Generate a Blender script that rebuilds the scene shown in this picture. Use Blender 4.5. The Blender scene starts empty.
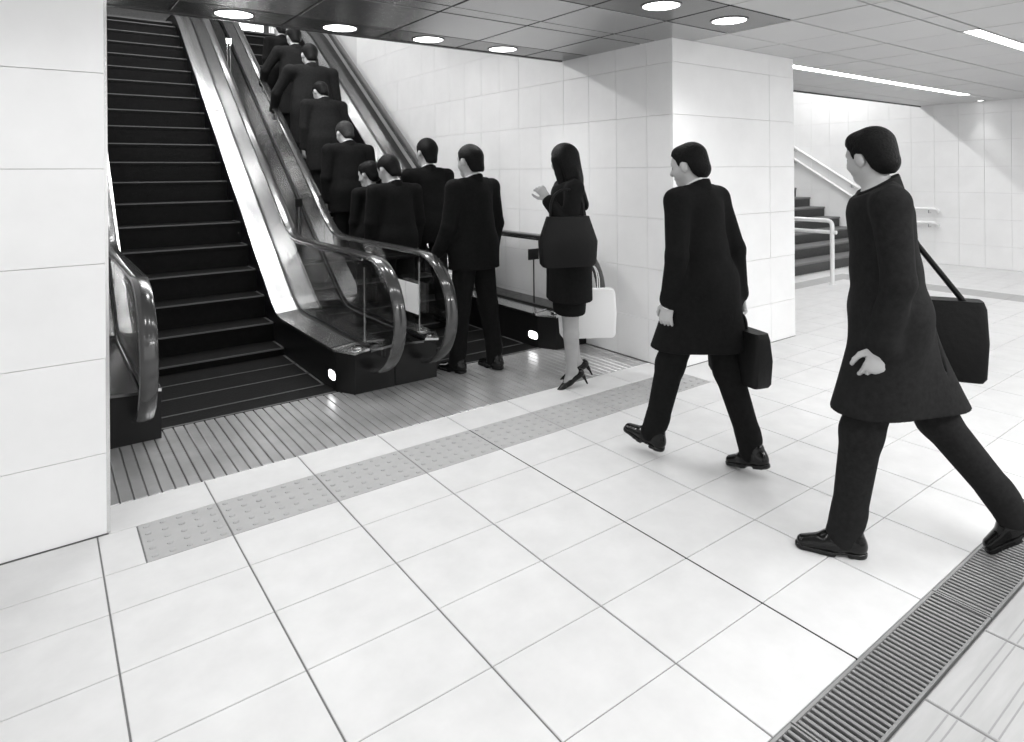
import bpy, math, random
import numpy as np
from mathutils import Matrix, Vector

# ------------------------------------------------------------------ scene, camera, light, exposure
U = 0.33                      # one floor-tile depth in metres; the hall is laid out in these units
S = bpy.context.scene
COL = S.collection
random.seed(7)
rng = np.random.default_rng(7)
PI = math.pi

cam_d = bpy.data.cameras.new('camera')
cam = bpy.data.objects.new('camera', cam_d)
COL.objects.link(cam)
cam_d.sensor_width = 36.0
cam_d.lens = 644.312 / 1024 * 36.0
cam_d.shift_y = -(371.0 - 171.95) / 1024
cam_d.clip_end = 200
cam.matrix_world = (Matrix.Translation((0.826 * U, -7.9803 * U, 4.6168 * U)) @ Matrix.Rotation(-0.634, 4, 'Z')
                    @ Matrix.Rotation(PI / 2, 4, 'X') @ Matrix.Rotation(-0.0082, 4, 'Z'))
S.camera = cam

W = bpy.data.worlds.new('hall_light')
S.world = W
W.use_nodes = True
W.node_tree.nodes['Background'].inputs[0].default_value = (1, 1, 1, 1)
W.node_tree.nodes['Background'].inputs[1].default_value = 0.95

S.view_settings.view_transform = 'Standard'
S.view_settings.look = 'None'
S.view_settings.exposure = 0.42
S.view_settings.gamma = 1.0
S.view_settings.use_curve_mapping = False

# power of the hall's lamps, added unseen ones included (each is fitted where its fixture is built)
P_DOWN = 10.0        # recessed downlights
P_STRIP = 9.0        # emission of the ceiling strip lights
P_WELL = 31.0        # lamps on the sloping ceiling over the escalators

# ------------------------------------------------------------------ materials
def mat(name, col, rough=0.5, metal=0.0, spec=0.5, var=0.0, scale=6.0, bump=0.0, bscale=30.0, coat=0.0, detail=4.0,
        stretch=None, emit=0.0):
    m = bpy.data.materials.new(name)
    m.use_nodes = True
    nt = m.node_tree
    b = nt.nodes['Principled BSDF']
    b.inputs['Base Color'].default_value = (col, col, col, 1)
    b.inputs['Roughness'].default_value = rough
    b.inputs['Metallic'].default_value = metal
    b.inputs['Specular IOR Level'].default_value = spec
    b.inputs['Coat Weight'].default_value = coat
    b.inputs['Coat Roughness'].default_value = 0.08
    if emit:
        b.inputs['Emission Color'].default_value = (1, 1, 1, 1)
        b.inputs['Emission Strength'].default_value = emit
    if var or bump:
        g = nt.nodes.new('ShaderNodeNewGeometry')
        mp = nt.nodes.new('ShaderNodeMapping')
        nt.links.new(g.outputs['Position'], mp.inputs['Vector'])
        if stretch:
            mp.inputs['Scale'].default_value = stretch
    if var:
        n = nt.nodes.new('ShaderNodeTexNoise')
        n.inputs['Scale'].default_value = scale
        n.inputs['Detail'].default_value = detail
        n.inputs['Roughness'].default_value = 0.6
        r = nt.nodes.new('ShaderNodeValToRGB')
        lo, hi = max(0, col * (1 - var)), min(1, col * (1 + var))
        r.color_ramp.elements[0].position = 0.3
        r.color_ramp.elements[1].position = 0.7
        r.color_ramp.elements[0].color = (lo, lo, lo, 1)
        r.color_ramp.elements[1].color = (hi, hi, hi, 1)
        nt.links.new(mp.outputs[0], n.inputs['Vector'])
        nt.links.new(n.outputs['Fac'], r.inputs[0])
        nt.links.new(r.outputs[0], b.inputs['Base Color'])
    if bump:
        n2 = nt.nodes.new('ShaderNodeTexNoise')
        n2.inputs['Scale'].default_value = bscale
        n2.inputs['Detail'].default_value = 5
        bp = nt.nodes.new('ShaderNodeBump')
        bp.inputs['Strength'].default_value = bump
        bp.inputs['Distance'].default_value = 0.01
        nt.links.new(mp.outputs[0], n2.inputs['Vector'])
        nt.links.new(n2.outputs['Fac'], bp.inputs['Height'])
        nt.links.new(bp.outputs[0], b.inputs['Normal'])
    return m

def glass_mat(name, tint=0.94):
    m = bpy.data.materials.new(name)
    m.use_nodes = True
    nt = m.node_tree
    nt.nodes.remove(nt.nodes['Principled BSDF'])
    out = nt.nodes['Material Output']
    t = nt.nodes.new('ShaderNodeBsdfTransparent')
    t.inputs[0].default_value = (tint, tint, tint, 1)
    g = nt.nodes.new('ShaderNodeBsdfGlossy')
    g.inputs['Roughness'].default_value = 0.02
    lw = nt.nodes.new('ShaderNodeLayerWeight')          # Schlick reflectance, the same from both sides of a pane
    pw = nt.nodes.new('ShaderNodeMath')
    pw.operation = 'POWER'
    pw.inputs[1].default_value = 5.0
    nt.links.new(lw.outputs['Facing'], pw.inputs[0])
    f = nt.nodes.new('ShaderNodeMath')
    f.operation = 'MULTIPLY_ADD'
    f.inputs[1].default_value, f.inputs[2].default_value = 0.95, 0.045
    nt.links.new(pw.outputs[0], f.inputs[0])
    mx = nt.nodes.new('ShaderNodeMixShader')
    nt.links.new(f.outputs[0], mx.inputs[0])
    nt.links.new(t.outputs[0], mx.inputs[1])
    nt.links.new(g.outputs[0], mx.inputs[2])
    nt.links.new(mx.outputs[0], out.inputs['Surface'])
    return m

M = dict(
    tile=mat('floor_tile', 0.67, 0.42, var=0.055, scale=5.5, spec=0.35),
    grout=mat('grout', 0.20, 0.9),
    tactile=mat('tactile_tile', 0.41, 0.6, var=0.04, scale=14),
    ribbed=mat('ribbed_tile', 0.42, 0.5, var=0.08, scale=3, stretch=(1, 8, 1)),
    ribline=mat('rib_groove', 0.30, 0.7),
    wall=mat('wall_stone', 0.87, 0.38, var=0.03, scale=3.0, bump=0.10, bscale=9.0, spec=0.4),
    walljoint=mat('wall_joint', 0.72, 0.9),
    ceil=mat('ceiling_panel', 0.56, 0.42, var=0.02, scale=2),
    ceilmetal=mat('ceiling_metal', 0.36, 0.20, metal=0.75, var=0.03, scale=2, stretch=(1, 6, 1)),
    ceildark=mat('ceiling_dark', 0.13, 0.22, metal=0.6, var=0.05, scale=2),
    ceilgap=mat('ceiling_gap', 0.05, 0.8),
    steel=mat('brushed_steel', 0.72, 0.24, metal=1.0, var=0.05, scale=3, stretch=(40, 1, 1)),
    steeldark=mat('dark_steel', 0.13, 0.22, metal=1.0, var=0.05, scale=3, stretch=(40, 1, 1)),
    slat=mat('metal_slat', 0.50, 0.26, metal=0.45, var=0.18, scale=2.2),
    black=mat('black_panel', 0.008, 0.3, spec=0.25),
    step=mat('escalator_step', 0.005, 0.55, spec=0.10, var=0.25, scale=20, bump=0.2, bscale=60),
    stepedge=mat('step_edge', 0.085, 0.5),
    rubber=mat('handrail_rubber', 0.035, 0.22, spec=0.6, coat=0.6),
    glass=glass_mat('balustrade_glass'),
    lamp=mat('lamp_white', 1.0, 0.5, emit=6.0),
    strip=mat('strip_lamp', 1.0, 0.5, emit=P_STRIP),
    pilot=mat('pilot_lamp', 1.0, 0.5, emit=3.5),
    window=mat('lit_window', 1.0, 0.5, emit=3.5),
    white=mat('white_enamel', 0.82, 0.3),
    paper=mat('white_paper', 0.80, 0.7),
    chrome=mat('chrome', 0.7, 0.12, metal=1.0),
    stone=mat('dark_stone', 0.045, 0.5, var=0.45, scale=60),
    stonetop=mat('stair_tread', 0.15, 0.5, var=0.12, scale=40),
    grate=mat('grate_steel', 0.36, 0.4, metal=0.5),
    void=mat('dark_void', 0.01, 0.9),
    skin=mat('skin', 0.44, 0.5, var=0.05, scale=20),
    stocking=mat('stocking', 0.33, 0.45, var=0.05, scale=20),
    hair=mat('black_hair', 0.006, 0.5, spec=0.10, var=0.4, scale=90, bump=0.5, bscale=120),
    hairgrey=mat('greying_hair', 0.03, 0.55, spec=0.12, var=0.5, scale=90, bump=0.5, bscale=120),
    suit=mat('dark_suit', 0.0065, 0.85, spec=0.12, var=0.25, scale=50, bump=0.25, bscale=14),
    suit2=mat('charcoal_coat', 0.013, 0.85, spec=0.12, var=0.25, scale=50, bump=0.25, bscale=12),
    shirt=mat('white_shirt', 0.75, 0.7),
    shoe=mat('black_leather', 0.006, 0.16, spec=0.28, bump=0.1, bscale=40),
    bag=mat('black_bag', 0.005, 0.5, spec=0.2, bump=0.2, bscale=40),
    eye=mat('eye', 0.25, 0.1),
)

# ------------------------------------------------------------------ mesh helpers
class MB:
    """collects polygons in hall units; build() links them as one mesh object"""
    def __init__(s):
        s.v, s.f, s.m = [], [], []
        s.cur = 0
    def add(s, vs, fs):
        o = len(s.v)
        s.v += [tuple(map(float, p)) for p in vs]
        s.f += [tuple(i + o for i in f) for f in fs]
        s.m += [s.cur] * len(fs)
        return s
    def box(s, x0, x1, y0, y1, z0, z1):
        vs = [(x, y, z) for x in (x0, x1) for y in (y0, y1) for z in (z0, z1)]
        return s.add(vs, [(0, 1, 3, 2), (4, 6, 7, 5), (0, 4, 5, 1), (2, 3, 7, 6), (0, 2, 6, 4), (1, 5, 7, 3)])
    def cham(s, x0, x1, y0, y1, z0, z1, c, axis=2, sign=1):
        """box whose face on side (axis, sign) has a chamfered rim"""
        lo, hi = [x0, y0, z0], [x1, y1, z1]
        a, b = [i for i in range(3) if i != axis]
        far = lo[axis] if sign > 0 else hi[axis]
        near = hi[axis] if sign > 0 else lo[axis]
        def P(u, v, w):
            p = [0, 0, 0]
            p[a], p[b], p[axis] = u, v, w
            return p
        def ring(d, w):
            return [P(lo[a] + d, lo[b] + d, w), P(hi[a] - d, lo[b] + d, w), P(hi[a] - d, hi[b] - d, w), P(lo[a] + d, hi[b] - d, w)]
        return s.rings([ring(0, far), ring(0, near - sign * c), ring(c, near)])
    def rings(s, rs, closed=True, caps=True):
        n = len(rs[0])
        vs = [p for r in rs for p in r]
        fs = []
        for i in range(len(rs) - 1):
            for j in range(n if closed else n - 1):
                k = (j + 1) % n
                fs.append((i * n + j, i * n + k, (i + 1) * n + k, (i + 1) * n + j))
        if caps and closed:
            fs.append(tuple(reversed(range(n))))
            fs.append(tuple((len(rs) - 1) * n + j for j in range(n)))
        return s.add(vs, fs)
    def tube(s, pts, r, n=10, caps=True):
        pts = [Vector(p) for p in pts]
        rs = []
        up = None
        for i, p in enumerate(pts):
            d = (pts[min(i + 1, len(pts) - 1)] - pts[max(i - 1, 0)]).normalized()
            if up is None:
                up = Vector((0, 0, 1)) if abs(d.z) < 0.9 else Vector((1, 0, 0))
            a = d.cross(up).normalized()
            up = a.cross(d).normalized()
            q = r[i] if isinstance(r, (list, tuple)) else r
            rs.append([p + (a * math.cos(t) + up * math.sin(t)) * q for t in (2 * PI * k / n for k in range(n))])
        return s.rings(rs, True, caps)
    def disc(s, c, r, z0, z1, n=28):
        return s.rings([[(c[0] + r * math.cos(2 * PI * k / n), c[1] + r * math.sin(2 * PI * k / n), z) for k in range(n)] for z in (z0, z1)])
    def mesh(s, name, mats, origin=(0, 0, 0), smooth=False):
        me = bpy.data.meshes.new(name)
        o = Vector(origin)
        me.from_pydata([(Vector(p) * U - o) for p in s.v], [], s.f)
        if not isinstance(mats, (list, tuple)):
            mats = [mats]
        for m in mats:
            me.materials.append(m)
        if len(mats) > 1:
            me.polygons.foreach_set('material_index', s.m)
        import bmesh
        bm = bmesh.new()
        bm.from_mesh(me)
        bmesh.ops.recalc_face_normals(bm, faces=bm.faces)
        bm.to_mesh(me)
        bm.free()
        if smooth:
            me.polygons.foreach_set('use_smooth', [True] * len(me.polygons))
            try:
                me.set_sharp_from_angle(angle=0.6)
            except Exception:
                pass
        me.update()
        return me
    def build(s, name, mats, parent=None, smooth=False):
        org = wloc(parent) if parent else Vector((0, 0, 0))
        o = bpy.data.objects.new(name, s.mesh(name, mats, org, smooth))
        COL.objects.link(o)
        if parent:
            o.parent = parent
        return o

def wloc(o):
    v = Vector((0, 0, 0))
    while o:
        v += o.location
        o = o.parent
    return v
def put(name, me, loc, parent=None):
    """an object on shared mesh data at a place given in hall units"""
    o = bpy.data.objects.new(name, me)
    COL.objects.link(o)
    o.location = Vector(loc) * U - (wloc(parent) if parent else Vector((0, 0, 0)))
    if parent:
        o.parent = parent
    return o
def tag(o, label=None, cat=None, group=None, kind=None):
    if label: o['label'] = label
    if cat: o['category'] = cat
    if group: o['group'] = group
    if kind: o['kind'] = kind
    return o
def thing(name, label, cat, loc, group=None):
    o = bpy.data.objects.new(name, None)
    o.empty_display_size = 0.1
    COL.objects.link(o)
    o.location = Vector(loc) * U
    return tag(o, label, cat, group)

# ------------------------------------------------------------------ the setting: floor
XT = 1.4033
ZC = 7.7
XW, XP, XR = 12.66, 17.78, 36.0          # escalator wall, outer corner of the wall block, far wall
XL, YF, YC = 1.52, 1.82, 2.60            # edge of the near wall, wall fronts, rim of the metal floor plate

fb = MB()
fb.box(-9, 38, -4.993, YC, -0.4, -0.012)
fb.box(-9, 38, -16, -5.56, -0.4, -0.012)
fb.box(XW, 38, YC, 7.3, -0.4, -0.012)
fb.box(XL, XW, YC, 5.35, -0.4, -0.05)
floor = tag(fb.build('floor', M['grout']), kind='structure')

tiles = []
ys = [-4.99, -4, -3, -2, -1, 0, 0.80, 1.80, 2.60, 3.6, 4.6, 5.6, 6.35, 7.25]
for i in range(-3, 26):
    x0, x1 = i * XT, min((i + 1) * XT, XR)
    for j in range(len(ys) - 1):
        y0, y1 = ys[j], ys[j + 1]
        if x0 >= XR: continue
        a0, a1 = x0, x1
        kind = 'tile'
        if y0 >= 1.8 and a1 <= XL + 0.05 and y0 > 1.7: continue
        if y0 >= 2.59:
            if a1 <= XP: continue
            a0 = max(a0, XP)
        elif y0 >= 1.79:
            a0 = max(a0, XL)
            if a0 > XW:
                if a1 <= XP: continue
                a0 = max(a0, XP)
            elif a1 > XW: a1 = XW
        if a1 - a0 < 0.08: continue
        if j == 6 and a1 > 1.9 and a0 < 12.6:
            kind = 'tactile'
        if (y0 == 5.6 and a0 > 17 and a0 < 29.2) or (i == 20 and y0 < 5.7):
            kind = 'tactile'
        tiles.append((a0, a1, y0, y1, kind, i))
def tile_mesh(w, d, gx, gy, m, nm):
    return MB().cham(gx, w - gx, gy, d - gy, -0.10, 0, 0.005).mesh(nm, m)
cache = {}
def dist2(t):
    return ((t[0] + t[1]) / 2 - 0.83) ** 2 + ((t[2] + t[3]) / 2 + 8) ** 2
def split_start(t):                        # the tactile strip begins part-way along its first tile
    a0, a1, y0, y1, k, i = t
    if k == 'tactile' and a0 < 1.84 < a1 and y0 < 1:
        return [(a0, 1.84, y0, y1, 'tile', i), (1.84, a1, y0, y1, 'tactile', i)]
    return [t]
tiles = [q for t in tiles for q in split_start(t)]
tiles.sort(key=dist2)
def dot_mesh(w, d):
    b = MB()
    nx, ny = max(2, round(w / 0.2)), 5
    for p in range(nx):
        for q in range(ny):
            cx, cy = (p + 0.5) * w / nx, (q + 0.5) * d / ny
            b.rings([[(cx + r * math.cos(2 * PI * k / 8), cy + r * math.sin(2 * PI * k / 8), z) for k in range(8)]
                     for r, z in ((0.042, -0.002), (0.036, 0.012), (0.020, 0.018))])
    return b.mesh('tactile_dots', M['tactile'])
rest = MB()
for n, (x0, x1, y0, y1, k, i) in enumerate(tiles):
    gx = 0.009 if i != 5 else 0.014
    key = (round(x1 - x0, 3), round(y1 - y0, 3), k)
    if n >= 280 and k == 'tile':
        rest.cham(x0 + gx, x1 - gx, y0 + 0.006, y1 - 0.006, -0.10, 0, 0.005)
        continue
    if key not in cache:
        cache[key] = tile_mesh(x1 - x0, y1 - y0, gx, 0.006, M['tactile'] if k == 'tactile' else M['tile'], k)
    o = put('tile' if k == 'tile' else 'tactile_tile', cache[key], (x0, y0, 0), floor)
    if k == 'tactile' and x0 < 14:
        dk = ('dots',) + key
        if dk not in cache:
            cache[dk] = dot_mesh(x1 - x0, y1 - y0)
        tag(put('tactile_dots', cache[dk], (x0, y0, 0), o), kind='stuff')
if rest.v:
    tag(rest.build('distant_tiles', M['tile'], floor), kind='stuff')

MB().box(5 * XT - .010, 5 * XT + .010, -4.99, 1.8, -.05, -.002).build('expansion_joint', M['void'], floor)
# ribbed tiles beyond the drain
rb = MB().cham(0.013, XT - 0.013, 0.006, 1.0, -0.10, 0, 0.008)
rb.cur = 1
for y in (0.20, 0.27, 0.47, 0.54, 0.74, 0.81):
    rb.box(0.03, XT - 0.03, y, y + 0.012, -0.01, 0.003)
rbm = rb.mesh('ribbed_tile', [M['ribbed'], M['ribline']])
for i in range(0, 17):
    put('ribbed_tile', rbm, (i * XT, -6.57, 0), floor)
    put('ribbed_tile', rbm, (i * XT, -7.57, 0), floor)

# metal floor plate in front of the escalators: long slats, one by one
PITCH = 0.1755
slm = MB().cham(0.009, PITCH - 0.009, 0, 5.18 - YC, -0.05, 0, 0.008).mesh('slat', M['slat'])
n = int((XW - XL) / PITCH)
for k in range(n):
    put('slat', slm, (XL + 0.03 + k * PITCH, YC + 0.01, 0), floor)

# drain grates
for k in range(5):
    x0 = 3.05 + k * 2.82
    lab = ['steel drain grate crossing the bottom edge of the picture beside ribbed tiles', "steel drain grate second from the bottom edge, nearest the striding man's front shoe",
           'steel drain grate under the trailing foot of the striding man', 'steel drain grate past the striding man at the right edge', 'steel drain grate farthest along the gutter'][k]
    g = thing('drain_grate', lab, 'grate', (x0, -5.27, -0.03), 'drain grates along the floor gutter')
    f = MB()
    f.box(x0, x0 + 2.80, -5.545, -5.52, -0.08, 0.0).box(x0, x0 + 2.80, -5.025, -5.0, -0.08, 0.0)
    f.box(x0, x0 + 0.02, -5.52, -5.025, -0.08, 0.0).box(x0 + 2.78, x0 + 2.80, -5.52, -5.025, -0.08, 0.0)
    f.build('frame', M['grate'], g)
    b = MB()
    t = x0 + 0.055
    while t < x0 + 2.75:
        b.cham(t, t + 0.031, -5.52, -5.025, -0.035, -0.004, 0.006)
        t += 0.07
    tag(b.build('bars', M['grate'], g), kind='stuff')
tag(MB().box(2, 18, -5.56, -4.995, -0.5, -0.30).build('trim_1', M['void']), kind='structure')  # near-black sheet: the shade under the grates put into its colour

# ------------------------------------------------------------------ walls of stone panels
PZ = [0.0, 1.04, 2.26, 3.48, 4.70, 5.93, 7.15, ZC]
def panel_wall(wall, axis, plane, out, spans, rows, mt, gap=0.003):
    """panels standing on the wall face; axis 0: face looks along x, axis 1: along y"""
    for (a0, a1) in spans:
        for z0, z1 in zip(rows[:-1], rows[1:]):
            key = ('p', axis, out, round(a1 - a0, 3), round(z1 - z0, 3))
            if key not in cache:
                b = MB()
                if axis == 1:
                    b.cham(gap, a1 - a0 - gap, min(0, out * .06), max(0, out * .06), gap, z1 - z0 - gap, 0.004, 1, out)
                else:
                    b.cham(min(0, out * .06), max(0, out * .06), gap, a1 - a0 - gap, gap, z1 - z0 - gap, 0.004, 0, out)
                cache[key] = b.mesh('panel', mt)
            jit = rng.uniform(-0.004, 0.004)
            put('panel', cache[key], ((plane + jit, a0, z0) if axis == 0 else (a0, plane + jit, z0)), wall)

wl = tag(MB().box(-9, XL - 0.012, YF + 0.06, 34, -0.3, 21).build('wall_left', M['walljoint']), kind='structure')
panel_wall(wl, 1, YF + 0.06, -1, [(-6.3, -2.4), (-2.4, XL)], PZ, M['wall'])
tag(MB().box(XL - 0.012, XL + 0.03, YF - 0.0, YF + 0.1, 0, ZC).build('trim_2', M['steel']), kind='structure')

wc = tag(MB().box(XW + 0.06, XP - 0.06, YF + 0.06, 34, -0.3, 21).build('wall_center', M['walljoint']), kind='structure')
panel_wall(wc, 1, YF + 0.06, -1, [(XW, 16.6), (16.6, XP)], PZ, M['wall'])
ysp = [YF + 0.055, 2.61, 3.63, 4.64, 5.66, 6.68, 7.74]
while ysp[-1] < 20: ysp.append(ysp[-1] + 1.03)
rowsW = PZ[:-1] + [7.15 + 1.22 * k for k in range(1, 9)]
panel_wall(wc, 0, XW + 0.06, -1, list(zip(ysp[:-1], ysp[1:])), rowsW, M['wall'])
panel_wall(wc, 0, XP - 0.06, 1, [(YF + 0.055 + 1.37 * k, YF + 0.055 + 1.37 * (k + 1)) for k in range(8)], PZ, M['wall'])

wr = tag(MB().box(XR + 0.06, XR + 0.5, -16, 26, -0.3, 21).build('wall_right', M['walljoint']), kind='structure')
ysr = [-4.15 + 1.03 * k for k in range(22)]
panel_wall(wr, 0, XR + 0.06, -1, list(zip(ysr[:-1], ysr[1:])), PZ[:-1] + [7.15 + 1.22 * k for k in range(0, 4)][1:], M['wall'])

# ------------------------------------------------------------------ ceiling of panels
cb = MB()
cb.box(-9, 37, -16, 5.69, ZC + 0.06, ZC + 0.4)
ceil = tag(cb.build('ceiling', M['ceilgap']), kind='structure')
YR = [-14.0, -12.0, -10.0, -8.0, -5.8, -4.2, -2.65, -2.25, -0.70, 0.83, 2.32, 2.78, 4.65, 5.69]
xc = [0.70 + 2.12 * k for k in range(-4, 17)]
xc[6:] = [13.40 + 2.12 * (k - 10) for k in range(6, 21)]
xc = [x for x in xc if x < 35.5] + [XR]
for i in range(len(xc) - 1):
    for j in range(len(YR) - 1):
        x0, x1, y0, y1 = xc[i], xc[i + 1], YR[j], YR[j + 1]
        if x0 > 13.3 and x0 < 17.6 and y0 > 1.9: continue
        if x0 > 17.0 and y0 in (2.32, -2.65) and x1 < 32.5: continue      # the slots of the strip lights
        metal = x0 < 13.3 and y0 > -0.8
        m = M['ceilmetal'] if metal else M['ceil']
        if metal and y0 in (4.65, -0.70): m = M['ceildark']
        key = ('c', round(x1 - x0, 3), round(y1 - y0, 3), m.name)
        if key not in cache:
            cache[key] = MB().cham(0.024, x1 - x0 - 0.024, 0.024, y1 - y0 - 0.024, 0, 0.08, 0.006, 2, -1).mesh('panel', m)
        put('panel', cache[key], (x0, y0, ZC + rng.uniform(-.003, .003)), ceil)
tag(MB().box(-9, XW, 5.69, 5.78, ZC - 0.02, 9.6).build('trim_3', M['ceildark']), kind='structure')
tag(MB().box(XP, XR, 5.69, 5.76, ZC - 0.05, 10.0).build('trim_4', M['ceildark']), kind='structure')

# sloping ceiling of the escalator well, upper floor and its back wall
sl = MB()
sl.rings([[(XL, 5.75, 9.6), (XW + .1, 5.75, 9.6), (XW + .1, 5.75, 9.9), (XL, 5.75, 9.9)],
          [(XL, 9.5, 9.6), (XW + .1, 9.5, 9.6), (XW + .1, 9.5, 9.9), (XL, 9.5, 9.9)],
          [(XL, 23.0, 19.0), (XW + .1, 23.0, 19.0), (XW + .1, 23.0, 19.3), (XL, 23.0, 19.3)],
          [(XL, 34.0, 19.0), (XW + .1, 34.0, 19.0), (XW + .1, 34.0, 19.3), (XL, 34.0, 19.3)]])
tag(sl.build('ceiling_upper', M['ceil']), kind='structure')
ZL = 11.7
def sp(x, w=.38): return w * np.logaddexp(0, x / w)
def inc(Y): return 0.73 * (sp(Y - 8.75) - sp(Y - (8.75 + ZL / 0.73)))
def smax(a, b, k=.35): return k * np.logaddexp(a / k, b / k)
def deck(Y): return smax(0.88, inc(Y) + 0.42, .10)
def rail(Y): return smax(2.84, inc(Y) + 1.98, .16)
tag(MB().box(XL, XW, 25.3, 34, ZL - 0.5, ZL).build('floor_upper', M['stone']), kind='structure')
wb = tag(MB().box(XL, XW, 34, 34.4, 0, 20).build('wall_back', M['stone']), kind='structure')  # dark stone colour stands in for an unlit wall
wn = tag(MB().box(10.6, 12.3, 33.93, 34.0, 12.3, 16.0).build('window_1', M['window']), kind='structure')
MB().box(10.5, 12.4, 33.90, 33.99, 16.0, 16.1).box(10.5, 12.4, 33.90, 33.99, 12.2, 12.3).box(11.78, 11.84, 33.90, 33.99, 12.3, 16.0).build('window_frame', M['black'], wn)

# ------------------------------------------------------------------ escalators
NOSE = [5.83, 6.84, 7.80, 8.72, 9.62, 10.47]
while NOSE[-1] < 25.2: NOSE.append(NOSE[-1] + 0.862)
YS = np.concatenate([np.arange(4.8, 11.5, .25), np.arange(11.5, 23, 1.9), np.arange(23, 27.6, .35)])

def escalator(xs0, xs1, outL, outR, hl, hr, label, lip=(.25, .25)):
    """xs0/xs1 skirts, outL/outR outer limits, hl/hr handrail centres (hall units)"""
    e = thing('escalator', label, 'escalator', ((xs0 + xs1) / 2, 5.0, 0))
    # comb plate with its row of teeth
    c = MB().box(xs0, xs1, 5.19, 5.80, -0.06, 0.004)
    cb_ = c.build('comb_plate', M['step'], e)
    t = MB().box(xs0, xs1, 5.19, 5.24, 0.0, 0.012)
    t.build('edge_strip', M['stepedge'], cb_)
    for k, (y0, y1) in enumerate(zip(NOSE[:-1], NOSE[1:])):
        z = float(inc(y0)) if k > 2 else 0.0
        zp = 0.0 if k == 0 else (float(inc(NOSE[k - 1])) if k > 3 else 0.0)
        b = MB()
        b.cham(xs0 + .002, xs1 - .002, y0, y1 + 0.02, z - 0.09, z, 0.015)                # tread
        b.box(xs0 + .002, xs1 - .002, y0 + .03, y0 + .10, min(zp, z - 0.12) - 0.15, z - 0.08)  # riser
        st = b.build('step', M['step'], e)
        s2_ = MB().box(xs0 + .03, xs1 - .03, y0 - .004, y0 + 0.028, z - 0.028, z + 0.006)
        s2_.build('edge_strip', M['stepedge'], st)
        if k < 9:
            for xa in (xs0 + .02, xs1 - .07):
                MB().box(xa, xa + .05, y0 + .06, y1 - .05, z - 0.01, z + 0.006).build('side_line', M['stepedge'], st)
    for side, xs, xo, hx in ((-1, xs0, outL, hl), (1, xs1, outR, hr)):
        o = side
        lp = lip[0] if o < 0 else lip[1]
        corner = xs + o * lp
        fs_ = lambda y: xs + o * lp * max(0, min(1, (5.3 - y) / .5))
        # black skirt and base
        MB().rings([[(xs, y, deck(y) - .02), (corner, y, deck(y) - .02), (corner, y, max(-0.4, inc(y) - 0.9)), (xs, y, max(-0.4, inc(y) - 0.9))] for y in YS if y > 5.2]).build('skirt_panel', M['black'], e)
        b = MB()
        b.rings([[(xs, y, -.05), (corner, y0, -.05), (corner, y0, .85), (xs, y, .85)] for y, y0 in ((5.25, 4.80), (5.3, 5.3))])
        b.box(min(corner, xo), max(corner, xo), 4.80, 6.4, 0.0, 0.85)
        nb = b.build('newel_base', M['black'], e)
        px = xs + o * 0.01
        pl = MB().rings([[(corner - o * .012, 5.45 + .19 * math.copysign(abs(math.cos(a)) ** .6, math.cos(a)), .30 + .10 * math.copysign(abs(math.sin(a)) ** .6, math.sin(a))) for a in np.linspace(0, 2 * PI, 14)[:-1]],
                         [(corner + o * .05, 5.45 + .19 * math.copysign(abs(math.cos(a)) ** .6, math.cos(a)), .30 + .10 * math.copysign(abs(math.sin(a)) ** .6, math.sin(a))) for a in np.linspace(0, 2 * PI, 14)[:-1]]])
        pl.v = [(p[0] - o * (lp - .005) * max(0, min(1, (p[1] - 4.80) / .45)), p[1], p[2]) for p in pl.v]
        pl.build('pilot_light', M['pilot'], nb)
        # steel deck
        def sec(y, xa, xb, th=.05, za=0., zb=.05):
            d = deck(y)
            return [(xa, y, d + za), (xb, y, d + zb), (xb, y, d + zb - th), (xa, y, d + za - th)]
        gx = hx - o * 0.07
        cuts = [4.75, 7.6, 13.5, 19.0, 27.5]
        for ya, yb in zip(cuts[:-1], cuts[1:]):
            yy = [ya + .006] + [y for y in YS if ya < y < yb] + [yb - .006]
            MB().rings([sec(y, fs_(y) - o * (.03 if lp > .1 else 0), gx) for y in yy]).build('inner_deck', M['steel'], e)
            MB().rings([sec(y, gx + o * .03, xo) for y in yy]).build('outer_deck', M['steeldark'], e)
        for yj in (5.35, 17.7):
            MB().rings([sec(y, fs_(y) - o * (.02 if lp > .1 else -.02), gx - o * .04, .03, .02, .07) for y in (yj, yj + .07)]).build('deck_strip', M['chrome'], e)
        if lp > .1:
            ex, ey, ez = xs + o * .38, 4.98, float(deck(4.98)) + .062
            MB().rings([[(ex + q * 1.1 * math.cos(t), ey + q * math.sin(t), ez + z) for t in np.linspace(0, 2 * PI, 21)[:-1]] for q, z in ((.12, -.03), (.12, .004), (.075, .004), (.075, -.03))]).build('round_mark', M['chrome'], e)
        MB().box(gx - .012, gx + .012, 5.008, 5.032, .93, 2.60).build('pane_edge', M['steel'], e)
        # glass balustrade in panes
        cy, cz, ry, rz = 4.75, 1.66, 1.22, 1.12
        def top(y):
            return cz + rz * math.sqrt(max(0, 1 - ((cy - y) / ry) ** 2)) if y < cy else float(rail(y)) - .06
        def low(y):
            return cz - rz * math.sqrt(max(0, 1 - ((cy - y) / ry) ** 2)) if y < cy else float(deck(y)) + .05
        panes = [3.55, 5.02, 7.35, 11.0, 15.0, 19.0, 23.0, 27.0]
        for ya, yb in zip(panes[:-1], panes[1:]):
            yy = np.linspace(ya + .012, yb - .012, 12)
            MB().rings([[(gx - .018, y, max(low(y), .90)), (gx + .018, y, max(low(y), .90)), (gx + .018, y, top(y)), (gx - .018, y, top(y))] for y in yy]).build('glass_panel', M['glass'], e)
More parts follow.
